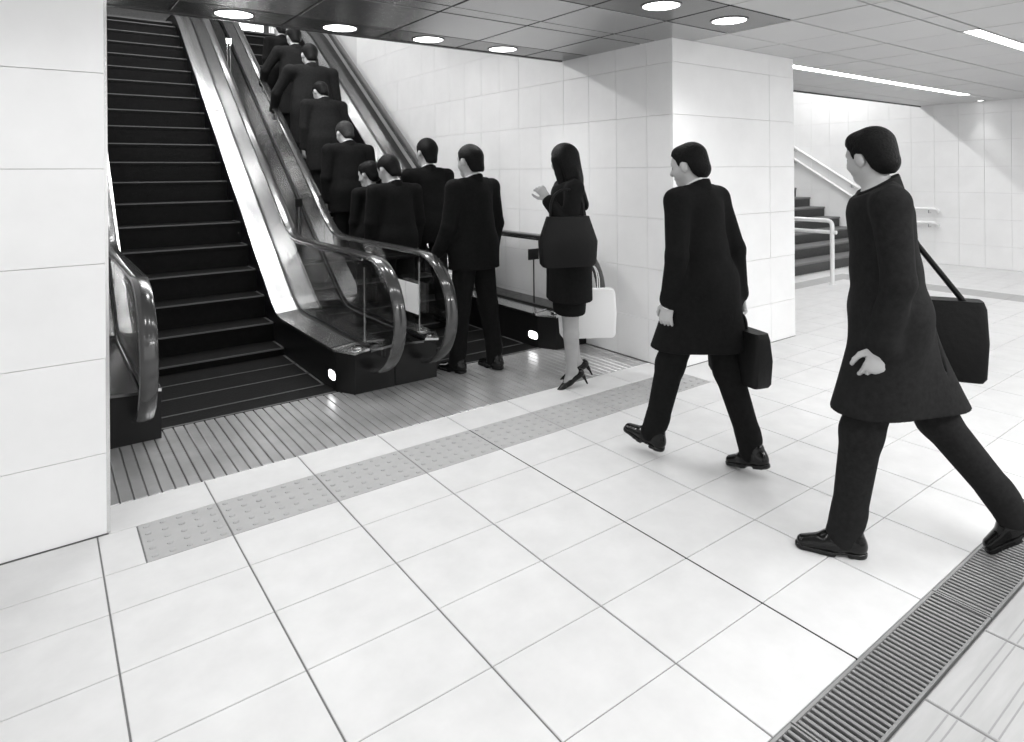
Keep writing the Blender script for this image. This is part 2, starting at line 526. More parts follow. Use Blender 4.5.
        MB().rings([[(gx - .035, y, deck(y) + .03), (gx + .035, y, deck(y) + .03), (gx + .035, y, deck(y) + .10), (gx - .035, y, deck(y) + .10)] for y in YS if y < 27.2]).build('glass_clamp', M['black'], e)
        # handrail: a loop round the newel, then up the slope
        path = [(cy - (ry + .06) * math.sin(a), cz - (rz + .06) * math.cos(a)) for a in np.linspace(0.12, PI, 22)]
        path += [(y, float(rail(y))) for y in YS if y > 4.95]
        secs = []
        for i, (y, z) in enumerate(path):
            a, b_ = path[max(i - 1, 0)], path[min(i + 1, len(path) - 1)]
            ty, tz = b_[0] - a[0], b_[1] - a[1]
            L = math.hypot(ty, tz)
            ny, nz = -tz / L, ty / L
            ring = []
            for k in range(12):
                an = 2 * PI * k / 12
                w = .135 * math.copysign(abs(math.cos(an)) ** .7, math.cos(an))
                t_ = .06 * math.copysign(abs(math.sin(an)) ** .8, math.sin(an))
                ring.append((hx + w, y + ny * t_, z + nz * t_))
            secs.append(ring)
        MB().rings(secs).build('handrail', M['rubber'], e, smooth=True)
        # bright guide strip under the handrail
        secs = [[(hx - o * .10 - .02, y, float(rail(y)) - .10), (hx - o * .10 + .02, y, float(rail(y)) - .10), (hx - o * .10 + .02, y, float(rail(y)) - .055), (hx - o * .10 - .02, y, float(rail(y)) - .055)] for y in YS if y > 5]
        MB().rings(secs).build('handrail_guide', M['steel'], e)
    return e

escL = escalator(2.56, 5.87, XL + .03, 7.02, 2.20, 6.50, 'empty left escalator with dark steps beside the near white wall', (.02, .25))
escR = escalator(8.31, 11.35, 7.04, XW - .01, 7.68, 11.92, 'right escalator carrying the queue of dark-suited men up along the tiled wall')

# small posts with plates on the decks
def deck_post(x, y, h, w, label, m, two):
    z0 = float(deck(y)) + .05
    g = thing('notice_post', label, 'post', (x, y, z0))
    s_ = MB()
    for dx in ((-.055, .055) if two else (0,)):
        s_.tube([(x + dx, y, z0 - .04), (x + dx, y, z0 + h)], .018, 8)
    s_.build('stem', m, g)
    MB().cham(x - w / 2, x + w / 2, y - .04, y + .04, z0 + h - .02, z0 + h + (.28 if not two else .24), .02, 1, -1).build('plate', m, g)
deck_post(7.07, 11.25, 1.35, .22, 'dark twin-stemmed post on the steel deck between the two escalators, low on the slope', M['black'], True)
deck_post(7.07, 19.8, 1.35, .24, 'pale twin-stemmed post high on the steel deck between the escalators', M['chrome'], True)
deck_post(11.98, 6.2, 1.25, .34, 'black plate on a single stem at the wall-side foot of the right escalator', M['black'], False)
# white notice inside the glass of the right escalator
nt_ = MB().box(7.63, 7.65, 4.86, 5.42, 1.45, 2.12).box(7.63, 7.65, 5.45, 5.95, 1.45, 2.12)
tag(nt_.build('notice', M['paper']), 'white paper notice fixed to the newel glass of the right escalator', 'notice')

# ------------------------------------------------------------------ stairs and rails on the right
stc = thing('staircase', 'dark stone staircase rising behind the white rail at the far right', 'stairs', (27, 7.25, 0))
for k in range(1, 18):
    y0, z1 = 6.42 + .83 * k, .51 * k
    b = MB().box(XP + .02, XR - .02, y0 + .02, y0 + .9, z1 - .51 - (.3 if k > 1 else 0), z1 - .09)
    st = b.build('step', M['stone'], stc)
    MB().cham(XP + .02, XR - .02, y0 - .03, y0 + .86, z1 - .09, z1, .02).build('tread', M['stonetop'], st)

def arc(p0, p1, p2, n=6):
    p0, p1, p2 = Vector(p0), Vector(p1), Vector(p2)
    return [(1 - t) ** 2 * p0 + 2 * t * (1 - t) * p1 + t * t * p2 for t in np.linspace(0, 1, n)]
hr_ = thing('stair_rail', 'white double handrail with a post standing at the foot of the stairs', 'railing', (26.37, 5.2, 0))
R_ = .085
MB().tube([(26.37, 5.2, 0), (26.37, 5.2, 2.3)] + arc((26.37, 5.2, 2.35), (26.37, 5.2, 2.56), (26.37, 5.42, 2.56)) + [(26.37, 6.9, 2.56), (26.37, 7.3, 2.75), (26.37, 16, 2.75 + .614 * 8.7)], R_, 12).build('upper_rail', M['white'], hr_, True)
MB().tube([(26.37, 5.02, 2.1), (26.37, 6.9, 2.1), (26.37, 7.3, 2.29), (26.37, 16, 2.29 + .614 * 8.7)], R_ * .9, 12).build('lower_rail', M['white'], hr_, True)
MB().disc((26.37, 5.2), .14, 0, .03).build('base_plate', M['white'], hr_)
wr_ = thing('stair_rail', 'white double handrail fixed to the far wall beside the stairs', 'railing', (XR - .2, 4.95, 0))
for nm, z in (('upper_rail', 2.66), ('lower_rail', 1.98)):
    pts = [(XR - .02, 4.95, z - .12)] + arc((XR - .2, 4.95, z - .12), (XR - .2, 4.95, z), (XR - .2, 5.1, z)) + [(XR - .2, 7.0, z), (XR - .2, 7.4, z + .18), (XR - .2, 17, z + .18 + .635 * 9.6)]
    r = MB().tube(pts, .075, 10).build(nm, M['white'], wr_, True)
    for y in (5.3, 9.0, 12.2, 15.4):
        zz = z if y < 7 else z + .18 + .635 * (y - 7.4)
        MB().tube([(XR - .2, y, zz - .05), (XR - .2, y, zz - .2), (XR - .0, y, zz - .2)], .03, 8).build('bracket', M['chrome'], r)

# ------------------------------------------------------------------ lamps
def area_lamp(name, loc, sx, sy, power, parent, rot=(0, 0, 0)):
    l = bpy.data.lights.new(name, 'AREA')
    l.shape, l.size, l.size_y, l.energy = 'RECTANGLE', sx * U, sy * U, power
    o = bpy.data.objects.new(name, l)
    COL.objects.link(o)
    o.parent = parent
    o.location = Vector(loc) * U - wloc(parent)
    o.rotation_euler = rot
    return o
def downlight(x, y, label, dark=True, spread=2.3, p=P_DOWN, rad=.337):
    g = thing('downlight', label, 'ceiling light', (x, y, ZC), 'round ceiling downlights')
    n = 32
    rr = []
    for r, z in ((rad + .048, ZC + .02), (rad + .048, ZC - .012), (rad + .008, ZC - .016), (rad - .002, ZC + .02)):
        rr.append([(x + r * math.cos(2 * PI * k / n), y + r * math.sin(2 * PI * k / n), z) for k in range(n)])
    MB().rings(rr, True, False).build('trim_ring', M['ceildark'], g)
    MB().disc((x, y), rad, ZC - .006, ZC + .02, n).build('lamp', M['lamp'], g)
    l = bpy.data.lights.new('downlight_beam', 'SPOT')
    l.energy, l.spot_size, l.spot_blend, l.shadow_soft_size = p, spread, .85, .10
    o = bpy.data.objects.new('downlight_beam', l)
    COL.objects.link(o)
    o.parent = g
    o.location = (0, 0, -.03)
for k, x in enumerate((3.88, 6.0, 8.12, 10.24)):
    downlight(x, 5.17, ['first downlight from the near wall in the dark ceiling edge over the escalators', 'second downlight from the near wall in the dark ceiling edge',
                        'third downlight from the near wall in the dark ceiling edge', 'fourth downlight, closest to the tiled corner, in the dark ceiling edge'][k], p=P_DOWN * (2.6 if k == 3 else 1))
downlight(10.22, 0.05, 'larger downlight at the top of the picture, left one of the pair')
downlight(12.32, 0.05, 'downlight nearest the corner of the white wall block, right one of the pair', p=P_DOWN * 2.2)
for x in (-0.36, 1.76, 3.88, 6.0, 8.12): downlight(x, 0.05, 'downlight above the picture in the dark ceiling band, %s from the near wall' % {-0.36: 'hidden one', 1.76: 'first', 3.88: 'second', 6.0: 'third', 8.12: 'fourth'}[x])
for y in (-5.0, -9.0):  # lamps added out of view for the general light of the hall
    for x in (-0.36, 3.88, 8.12, 12.32): downlight(x, y, 'added unseen downlight for hall light %s the camera, %s in its row' % ('just behind' if y > -6 else 'well behind', {-0.36: 'first', 3.88: 'second', 8.12: 'third', 12.32: 'fourth'}[x]))

def strip_light(x0, x1, y0, y1, label, beam=0):
    g = thing('strip_light', label, 'ceiling light', ((x0 + x1) / 2, (y0 + y1) / 2, ZC), 'long ceiling strip lights')
    f = MB()
    f.box(x0, x1, y0 - .0, y0 + .05, ZC - .005, ZC + .09).box(x0, x1, y1 - .05, y1, ZC - .005, ZC + .09).box(x0, x0 + .05, y0, y1, ZC - .005, ZC + .09).box(x1 - .05, x1, y0, y1, ZC - .005, ZC + .09)
    f.build('frame', M['ceil'], g)
    MB().box(x0 + .05, x1 - .05, y0 + .05, y1 - .05, ZC + .01, ZC + .08).build('diffuser', M['strip'], g)
    if beam: area_lamp('strip_beam', ((x0 + x1) / 2, (y0 + y1) / 2, ZC - .03), x1 - x0, .4, beam, g)
strip_light(17.64, 32.4, 2.32, 2.78, 'long bright strip light in the ceiling before the stairs, behind the wall block')
strip_light(17.64, 32.4, -2.65, -2.25, 'bright strip light running off the right edge of the ceiling')
strip_light(17.64, 32.4, -8.1, -7.7, 'added unseen strip light, right of and behind the camera', 30)  # unseen lamp added for more light in the hall
strip_light(-6.0, 14.0, -7.6, -7.2, 'added unseen strip light right over the camera, brightening the walls', 10)  # added overhead, out of view, to lift the wall fronts
strip_light(5.0, 25.0, -11.4, -11.0, 'added unseen strip light well behind the camera, brightening the walls', 150)  # strong lamp added out of view to brighten walls facing the camera
downlight(35.5, 3.03, 'small downlight close to the far wall making a cone of light', spread=1.25, p=9, rad=.14)

for k, (y, z) in enumerate(((9.0, 9.55), (13.0, 11.95), (17.5, 15.1), (22.0, 18.2))):
    g = thing('strip_light', 'strip light on the sloping ceiling over the escalators, number %s from below' % ['one', 'two', 'three', 'four'][k], 'ceiling light', (7, y, z))
    a = 0 if k == 0 else math.atan(9.4 / 13.5)
    b = MB().box(2.6, 9.4, y - .12, y + .12, z - .24, z - .1)
    b.build('housing', M['strip'], g)
    area_lamp('strip_beam', (6.0, y, z - .3), 6.6, .5, P_WELL, g, (a, 0, 0))
# lamps of the stair well
g = thing('strip_light', 'strip light high over the stairs on the far right', 'ceiling light', (30, 10, 11.9))
MB().box(24, 35, 9.8, 10.2, 11.86, 11.99).build('housing', M['strip'], g)
area_lamp('strip_beam', (29.5, 10, 11.8), 11, .5, 62, g)
tag(MB().box(XP, XR, 5.7, 26, 12.0, 12.3).build('ceiling_stair', M['ceil']), kind='structure')
tag(MB().box(XP - 1, XR, 22, 22.3, -.3, 12).build('wall_stair', M['wall']), kind='structure')
# ------------------------------------------------------------------ people: one smooth surface per body and per garment
def rx(a): return np.array([[1, 0, 0], [0, math.cos(a), -math.sin(a)], [0, math.sin(a), math.cos(a)]])
def ry(a): return np.array([[math.cos(a), 0, math.sin(a)], [0, 1, 0], [-math.sin(a), 0, math.cos(a)]])
def rz(a): return np.array([[math.cos(a), -math.sin(a), 0], [math.sin(a), math.cos(a), 0], [0, 0, 1]])
def V(*a): return np.array(a, float)
def unit(v): return v / (np.linalg.norm(v) + 1e-12)

def seg(a, b, ra, rb=None, R=None, s=(1, 1, 1)):
    """tapered limb from a to b; R, s flatten it along its own axes"""
    rb = ra if rb is None else rb
    a, b = np.asarray(a, float), np.asarray(b, float)
    s = np.asarray(s, float)
    RR = np.eye(3) if R is None else R
    bl = (RR.T @ (b - a)) / s
    L2 = float(bl @ bl) + 1e-12
    m = max(ra, rb) * s.max()
    k = float(s.min())
    def f(x, y, z):
        dx, dy, dz = x - a[0], y - a[1], z - a[2]
        if R is None:
            px, py, pz = dx / s[0], dy / s[1], dz / s[2]
        else:
            px = (RR[0, 0] * dx + RR[1, 0] * dy + RR[2, 0] * dz) / s[0]
            py = (RR[0, 1] * dx + RR[1, 1] * dy + RR[2, 1] * dz) / s[1]
            pz = (RR[0, 2] * dx + RR[1, 2] * dy + RR[2, 2] * dz) / s[2]
        t = np.clip((px * bl[0] + py * bl[1] + pz * bl[2]) / L2, 0, 1)
        d = np.sqrt((px - t * bl[0]) ** 2 + (py - t * bl[1]) ** 2 + (pz - t * bl[2]) ** 2) - (ra + (rb - ra) * t)
        return d * k
    return np.minimum(a, b) - m, np.maximum(a, b) + m, f
def ell(c, r, R=None):
    c, r = np.asarray(c, float), np.asarray(r, float)
    RR = np.eye(3) if R is None else R
    m = r.max()
    def f(x, y, z):
        dx, dy, dz = x - c[0], y - c[1], z - c[2]
        px = RR[0, 0] * dx + RR[1, 0] * dy + RR[2, 0] * dz
        py = RR[0, 1] * dx + RR[1, 1] * dy + RR[2, 1] * dz
        pz = RR[0, 2] * dx + RR[1, 2] * dy + RR[2, 2] * dz
        k0 = np.sqrt((px / r[0]) ** 2 + (py / r[1]) ** 2 + (pz / r[2]) ** 2)
        k1 = np.sqrt((px / r[0] ** 2) ** 2 + (py / r[1] ** 2) ** 2 + (pz / r[2] ** 2) ** 2) + 1e-9
        return k0 * (k0 - 1) / k1
    return c - m, c + m, f

class Field:
    """distance field on a grid, turned into a mesh by surface nets"""
    def __init__(s, prims, h, pad=0.03):
        lo = np.min([p[0] for p in prims], 0) - pad
        hi = np.max([p[1] for p in prims], 0) + pad
        s.h, s.lo = h, lo
        s.n = np.ceil((hi - lo) / h).astype(int) + 2
        s.d = np.full(s.n, 1.0, np.float32)
        s.ax = [(lo[i] + h * np.arange(s.n[i])).astype(np.float32) for i in range(3)]
    def sl(s, lo, hi, m):
        a = np.maximum(((lo - m - s.lo) / s.h).astype(int), 0)
        b = np.minimum(((hi + m - s.lo) / s.h).astype(int) + 2, s.n)
        ix = tuple(slice(i, j) for i, j in zip(a, b))
        return ix, s.ax[0][ix[0]][:, None, None], s.ax[1][ix[1]][None, :, None], s.ax[2][ix[2]][None, None, :]
    def add(s, prim, k=0.02):
        ix, x, y, z = s.sl(prim[0], prim[1], k + 2 * s.h)
        q, o = prim[2](x, y, z), s.d[ix]
        h = np.maximum(k - np.abs(q - o), 0)
        s.d[ix] = np.minimum(q, o) - h * h / (4 * k)
        return s
    def sub(s, prim, k=0.01):
        ix, x, y, z = s.sl(prim[0], prim[1], k + 2 * s.h)
        q, o = -prim[2](x, y, z), s.d[ix]
        h = np.maximum(k - np.abs(q - o), 0)
        s.d[ix] = np.maximum(q, o) + h * h / (4 * k)
        return s
    def clip(s, fn):
        """keep only where fn(x, y, z) < 0"""
        q = fn(s.ax[0][:, None, None], s.ax[1][None, :, None], s.ax[2][None, None, :])
        s.d = np.maximum(s.d, q).astype(np.float32)
        return s
    def net(s):
        d = s.d
        d[0], d[-1], d[:, 0], d[:, -1], d[:, :, 0], d[:, :, -1] = 1, 1, 1, 1, 1, 1
        g = d < 0
        c = np.zeros(np.array(d.shape) - 1, np.int8)
        for i in (0, 1):
            for j in (0, 1):
                for k in (0, 1):
                    c += g[i:i + c.shape[0], j:j + c.shape[1], k:k + c.shape[2]]
        act = (c > 0) & (c < 8)
        idx = np.argwhere(act)
        num = np.full(c.shape, -1, np.int32)
        num[act] = np.arange(len(idx))
        acc, cnt = np.zeros((len(idx), 3)), np.zeros(len(idx))
        cor = [(i, j, k) for i in (0, 1) for j in (0, 1) for k in (0, 1)]
        val = {q: d[idx[:, 0] + q[0], idx[:, 1] + q[1], idx[:, 2] + q[2]] for q in cor}
        for q in cor:
            for a in range(3):
                if q[a] == 0:
                    w = list(q); w[a] = 1; w = tuple(w)
                    v0, v1 = val[q], val[w]
                    m = (v0 < 0) != (v1 < 0)
                    t = v0[m] / (v0[m] - v1[m])
                    p = np.tile(np.array(q, float), (m.sum(), 1))
                    p[:, a] += t
                    acc[m] += p
                    cnt[m] += 1
        vs = (idx + acc / cnt[:, None]) * s.h + s.lo
        fs = []
        for a in range(3):
            sl0, sl1 = [slice(None)] * 3, [slice(None)] * 3
            sl0[a], sl1[a] = slice(0, -1), slice(1, None)
            g0, g1 = g[tuple(sl0)], g[tuple(sl1)]
            for flip in (0, 1):
                e = np.argwhere((g0 & ~g1) if not flip else (~g0 & g1))
                if not len(e): continue
                b_, c_ = [(1, 2), (2, 0), (0, 1)][a]
                def cell(u, v):
                    q = e.copy(); q[:, b_] -= u; q[:, c_] -= v
                    return num[q[:, 0], q[:, 1], q[:, 2]]
                quad = np.stack([cell(1, 1), cell(0, 1), cell(0, 0), cell(1, 0)], 1)
                fs.append(quad if not flip else quad[:, ::-1])
        return vs, np.concatenate(fs)

def field_obj(name, prims, h, m, parent, scale, cut=None, subs=(), pad=.03):
    """prims: list of (prim, k)"""
    F = Field([p for p, k in prims], h, pad)
    for p, k in prims: F.add(p, k)
    for p, k in subs: F.sub(p, k)
    if cut: F.clip(cut)
    vs, fs = F.net()
    me = bpy.data.meshes.new(name)
    n = len(vs)
    me.vertices.add(n)
    me.vertices.foreach_set('co', (vs * scale).astype(np.float32).ravel())
    me.loops.add(len(fs) * 4)
    me.loops.foreach_set('vertex_index', fs.ravel().astype(np.int32))
    me.polygons.add(len(fs))
    me.polygons.foreach_set('loop_start', np.arange(0, len(fs) * 4, 4, dtype=np.int32))
    me.polygons.foreach_set('use_smooth', [True] * len(fs))
    me.update(calc_edges=True)
    me.materials.append(m)
    o = bpy.data.objects.new(name, me)
    COL.objects.link(o)
    o.parent = parent
    return o

def hand_prims(Wp, f, n, t, curl=.35, s=1.0):
    """palm and five fingers; f finger direction, n palm normal, t towards the thumb"""
    P = [(seg(Wp, Wp + f * .02 * s, .024 * s, .026 * s), .02)]
    Rm = np.stack([t, n, f], 1)
    P.append((seg(Wp + f * .03 * s, Wp + f * .072 * s, .036 * s, .038 * s, Rm, (1, .42, 1)), .012))
    for off, L, c in ((-.031, .058, 1.1), (-.0105, .074, 1.03), (.0105, .080, 1.0), (.031, .071, .95)):
        p = Wp + f * .082 * s + t * off * s
        d = unit(f + t * off * 2)
        a = 0.0
        for q, r in zip((.46, .32, .24), (.0098, .0090, .0082)):
            a += curl * c
            e = p + (d * math.cos(a) + n * math.sin(a)) * L * q * s
            P.append((seg(p, e, r * s, r * .93 * s), .004))
            p = e
    p = Wp + f * .022 * s + t * .026 * s
    for L, r, w in ((.044, .0125, .75), (.032, .0108, .35), (.024, .0095, .1)):
        e = p + unit(f * (.75 + .3 * (1 - w)) + t * w + n * (.25 + curl * .45)) * L * s
        P.append((seg(p, e, r * s, r * .92 * s), .005))
        p = e
    return P

def ik(Sh, T, a, b, hint):
    d = T - Sh
    L = min(np.linalg.norm(d), (a + b) * .998)
    d = unit(d)
    x = (a * a - b * b + L * L) / (2 * L)
    hgt = math.sqrt(max(a * a - x * x, 0))
    hint = unit(hint - d * (hint @ d))
    return Sh + d * x + hint * hgt, Sh + d * L

def person(label, loc, heading, H=1.70, lean=.03, twist=0, head=(0, 0), legs=((0, 0, .03, 0), (0, 0, .03, 0)),
           arms=({}, {}), coat='jacket', hem=.80, hair='short', hairmat='hair', suit='suit', h=.009, female=False, shirt=True, group=None,
           stocking=False, cuff=False, bulk=1.08, sw=None, hs=1.06):
    """legs: (hip flex, knee flex, spread, foot pitch) left then right; arms: dicts f, ab, e, inw or hand target T"""
    sc = H / 1.75
    root = thing('person', label, 'person', (0, 0, 0), group)
    root.location = Vector(loc) * U
    root.rotation_euler = (0, 0, math.atan2(-heading[0], heading[1]))
    # --- joints
    hipz, hw = .93, .088
    sw = sw or (.172 if female else .212)
    J = {}
    low = 9
    for side, nm, (f, k, ab, fp) in ((-1, 'L', legs[0]), (1, 'R', legs[1])):
        hp = V(side * hw, 0, hipz)
        d = unit(V(side * math.sin(ab), math.sin(f), -math.cos(f)))
        kn = hp + d * .435
        g = f - k
        an = kn + unit(V(side * math.sin(ab) * .4, math.sin(g), -math.cos(g))) * .405
        RF = rz(-side * .10) @ rx(fp)
        J[nm] = (hp, kn, an, RF)
        for q in (V(0, -.06, -.09), V(0, .19, -.09)) if not stocking else (V(0, .10, -.095), V(0, -.07, -.16)):
            low = min(low, (an + RF @ q)[2])
    up = V(0, 0, -low)
    for nm in 'LR':
        hp, kn, an, RF = J[nm]
        J[nm] = (hp + up, kn + up, an + up, RF)
    pel = V(0, 0, .98) + up
    Rc = rx(-lean) @ rz(twist)
    ch = lambda x, y, z: pel + Rc @ V(x, y, z - .98)
    nb = ch(0, -.012, 1.475)
    Rh = Rc @ rz(head[1]) @ rx(-head[0])
    hd = lambda x, y, z: nb + Rh @ (V(x, y, z) * hs)
    hc_ = hd(0, .028, .155)
    arm = {}
    ua, fa = .295, .255
    for side, nm, A in ((-1, 'L', arms[0]), (1, 'R', arms[1])):
        shd = ch(side * sw, -.01, 1.425)
        if 'T' in A:
            el, wr = ik(shd, V(*A['T']) + (up if A.get('up', 1) else 0), ua, fa, V(*A.get('hint', (side * .5, -1, -.3))))
        else:
            f, ab, e, inw = A.get('f', 0), A.get('ab', .10), A.get('e', .18), A.get('inw', .05)
            el = shd + Rc @ unit(V(side * math.sin(ab), math.sin(f), -math.cos(f))) * ua
            wr = el + Rc @ unit(V(-side * math.sin(inw), math.sin(f + e), -math.cos(f + e))) * fa
        arm[nm] = (shd, el, wr)
    # --- body: one continuous surface
    B = []
    cw = 1.38 * (sw / .212) ** .5 if not female else 1.15
    B.append((seg(pel + V(-.065, 0, -.02), pel + V(.065, 0, -.02), .112 * bulk, None, None, (1, .95, 1)), .03))
    B.append((seg(pel, ch(0, 0, 1.13), .112 * bulk, .105 * bulk, Rc, (1.2, .88, 1)), .05))
    B.append((seg(ch(0, 0, 1.14), ch(0, 0, 1.36), .108 * bulk, .118, Rc, (cw, .9, 1)), .05))
    B.append((seg(ch(-sw + .03, -.01, 1.415), ch(sw - .03, -.01, 1.415), .058), .05))
    B.append((seg(nb + V(0, 0, -.05), hd(0, .012, .085), .060, .053), .03))
    for nm, side in (('L', -1), ('R', 1)):
        hp, kn, an, RF = J[nm]
        B += [(seg(hp, kn, .086, .058), .03), (seg(kn, kn + (an - kn) * .35, .056, .057), .02), (seg(kn + (an - kn) * .35, an, .057, .037), .02)]
        if stocking: B += [(seg(an, an + RF @ V(0, .05, -.05), .036, .030), .02), (seg(an + RF @ V(0, .04, -.055), an + RF @ V(0, .13, -.086), .028, .012), .02), (seg(an, an + RF @ V(0, -.035, -.05), .032, .026), .02)]
        else: B += [(seg(an, an + RF @ V(0, .05, -.045), .038, .034), .02), (seg(an + RF @ V(0, .04, -.05), an + RF @ V(0, .15, -.066), .034, .022), .02), (seg(an, an + RF @ V(0, -.035, -.055), .034, .03), .02)]
        s_, el, wr = arm[nm]
        B += [(seg(s_, el, .052, .041), .03), (seg(el, wr, .041, .027), .02)]
        fd = unit(wr - el)
        inn = Rc @ V(-side, .15, 0)
        if 'n' in arms[0 if nm == 'L' else 1]: inn = V(*arms[0 if nm == 'L' else 1]['n'])
        if 'fd' in arms[0 if nm == 'L' else 1]: fd = unit(V(*arms[0 if nm == 'L' else 1]['fd']))
        nn = unit(inn - fd * (inn @ fd))
        tt = np.cross(fd, nn) * (1 if nm == 'L' else -1)
        if tt @ (Rc @ V(0, 1, .2)) < 0 and 'fd' not in arms[0 if nm == 'L' else 1]: tt = -tt
        B += hand_prims(wr, fd, nn, tt, arms[0 if nm == 'L' else 1].get('curl', .38), .94 if female else 1.0)
        arm[nm] = (s_, el, wr, fd, nn, tt)
    B += [(ell(hd(0, .018, .178), (.075 * hs, .094 * hs, .088 * hs), Rh), .02), (seg(hd(0, .035, .11), hd(0, .078, .072), .055 * hs, .036 * hs, Rh, (1, 1, 1)), .03),
          (seg(hd(-.03, .07, .125), hd(.03, .07, .125), .036), .02), (seg(hd(0, .105, .165), hd(0, .127, .128), .009, .014), .008),
          (seg(hd(-.030, .094, .178), hd(.030, .094, .178), .014), .012), (seg(hd(-.018, .107, .094), hd(.018, .107, .094), .0075), .006)]
    for sx in (-1, 1):
        B.append((ell(hd(sx * .076, .012, .145), (.012, .022, .034), Rh), .008))
    subs = [(ell(hd(sx * .032, .112, .155), (.019, .014, .012), Rh), .010) for sx in (-1, 1)]
    field_obj('body', B, h, M['stocking'] if stocking else M['skin'], root, sc, subs=subs)
    if h < .008:
        for sx in (-1, 1):
            field_obj('eye', [(ell(hd(sx * .032, .094, .155), (.012, .012, .012)), .001)], .003, M['eye'], root, sc, pad=.01)
    # --- hair
    HR = [(ell(hd(0, .010, .184), (.0835 * hs, .103 * hs, .096 * hs), Rh), .02)]
    if hair == 'long':
        HR += [(seg(hd(0, -.04, .17), hd(0, -.062, .02), .085, .075, Rh, (1.05, .8, 1)), .03), (seg(hd(0, -.065, .02), ch(0, -.135, 1.30), .078, .05, Rc, (1.25, .5, 1)), .03)]
        HR += [(seg(hd(sx * .066, .03, .16), hd(sx * .075, .0, -.02), .032, .022), .03) for sx in (-1, 1)]
    elif hair == 'full':
        HR += [(seg(hd(0, -.025, .20), hd(0, -.045, .12), .083 * hs, .068 * hs), .03), (seg(hd(-.04, .045, .235), hd(.04, .045, .235), .030), .03)]
    else:
        HR += [(seg(hd(0, -.035, .17), hd(0, -.05, .09), .074, .060), .03)]
    iR = Rh.T
    HLy, HLz = ([-.12, .045, .06, .085, .12], [-9, -9, .19, .215, .24]) if hair == 'long' else ([-.12, -.045, -.02, -.012, .02, .048, .056, .075, .12], [.055, .062, .10, .165, .172, .150, .19, .218, .25])
    def hair_cut(x, y, z):
        dx, dy, dz = x - nb[0], y - nb[1], z - nb[2]
        ly = iR[1, 0] * dx + iR[1, 1] * dy + iR[1, 2] * dz
        lz = iR[2, 0] * dx + iR[2, 1] * dy + iR[2, 2] * dz
        q = np.interp(ly / hs, HLy, HLz).astype(np.float32)
        return q - lz / hs
    field_obj('hair', HR, min(h, .008), M[hairmat], root, sc, cut=hair_cut)
    # --- trousers or skirt
    sm = M[suit]
    T = [(seg(pel + V(-.065, 0, -.02), pel + V(.065, 0, -.02), .124 * bulk, None, None, (1, .95, 1)), .03), (seg(pel, pel + V(0, 0, .08), .122 * bulk, .118 * bulk, None, (1.2, .9, 1)), .04)]
    if stocking:
        for nm in 'LR':
            hp, kn, an, RF = J[nm]
            T.append((seg(hp, hp + (kn - hp) * 1.0, .105, .088), .09))
        kl, kr = J['L'][1], J['R'][1]
        T += [(seg(pel + V(0, 0, -.06), kl + (kr - kl) * t, .115, .085), .08) for t in (.33, .5, .67)]
        zh = .50 + up[2]
        field_obj('skirt', T, h, sm, root, sc, cut=lambda x, y, z: zh - z + 0 * x + 0 * y)
    else:
        for nm in 'LR':
            hp, kn, an, RF = J[nm]
            T += [(seg(hp, kn, .100, .076), .03), (seg(kn, an + (kn - an) * .12, .076, .062), .03), (seg(an + (kn - an) * .2, an + RF @ V(0, .02, -.022), .062, .058), .02)]
        field_obj('trousers', T, h, sm, root, sc)
    # --- jacket or coat with sleeves and collar
    C_ = [(seg(pel + V(-.06, 0, .0), pel + V(.06, 0, .0), .130 * bulk, None, None, (1, .95, 1)), .04),
          (seg(pel, ch(0, 0, 1.13), .134 * bulk, .126 * bulk, Rc, (1.2, .92, 1)), .06), (seg(ch(0, 0, 1.14), ch(0, 0, 1.37), .128 * bulk, .134, Rc, (cw, .92, 1)), .06),
          (seg(ch(-sw + .0, -.012, 1.425), ch(sw - .0, -.012, 1.425), .060 if not female else .054), .05),
          (seg(ch(-sw * .55, -.012, 1.45), ch(sw * .55, -.012, 1.45), .052), .05),
          (seg(nb + Rc @ V(0, .0, -.03), nb + Rc @ V(0, .006, .02), .074, .070), .03)]
    for nm, side in (('L', -1), ('R', 1)):
        s_, el, wr = arm[nm][:3]
        C_ += [(seg(s_, el, .068, .058), .035), (seg(el, el + (wr - el) * .93, .058, .046), .02)]
        C_.append((seg(el + (wr - el) * .86, el + (wr - el) * .93, .049, .049), .006))
    zh = hem + up[2]
    kl, kr = J['L'][1], J['R'][1]
    flare = {'jacket': .012, 'coat': .036}[coat]
    for t in (0, .25, .5, .75, 1):
        hp = J['L'][0] * (1 - t) + J['R'][0] * t
        kp = kl * (1 - t) + kr * t
        kp = kp if coat == 'coat' else hp + (kp - hp) * .75
        C_.append((seg(hp + V(0, 0, .05), kp + unit(kp - hp) * .05, .112 * bulk, .100 * bulk + flare), .07))
    def coat_cut(x, y, z):
        hemc = zh - z + 0 * x + 0 * y
        dx, dy, dz = x - nb[0], y - nb[1], z - nb[2]
        neck = (Rc.T[2, 0] * dx + Rc.T[2, 1] * dy + Rc.T[2, 2] * dz) + .45 * (Rc.T[1, 0] * dx + Rc.T[1, 1] * dy + Rc.T[1, 2] * dz) - .022
        return np.maximum(hemc, neck)
    # the vent at the back and the front opening are pressed in as grooves
    gr = [(seg(pel + V(0, -.16, .02), V(0, -.20 - .0, zh - .03), .004, .010), .012), (seg(ch(.0, .135, 1.36), V(0.0, .17, zh), .006, .006), .010)]
    field_obj(coat, C_, h, sm, root, sc, cut=coat_cut, subs=gr)
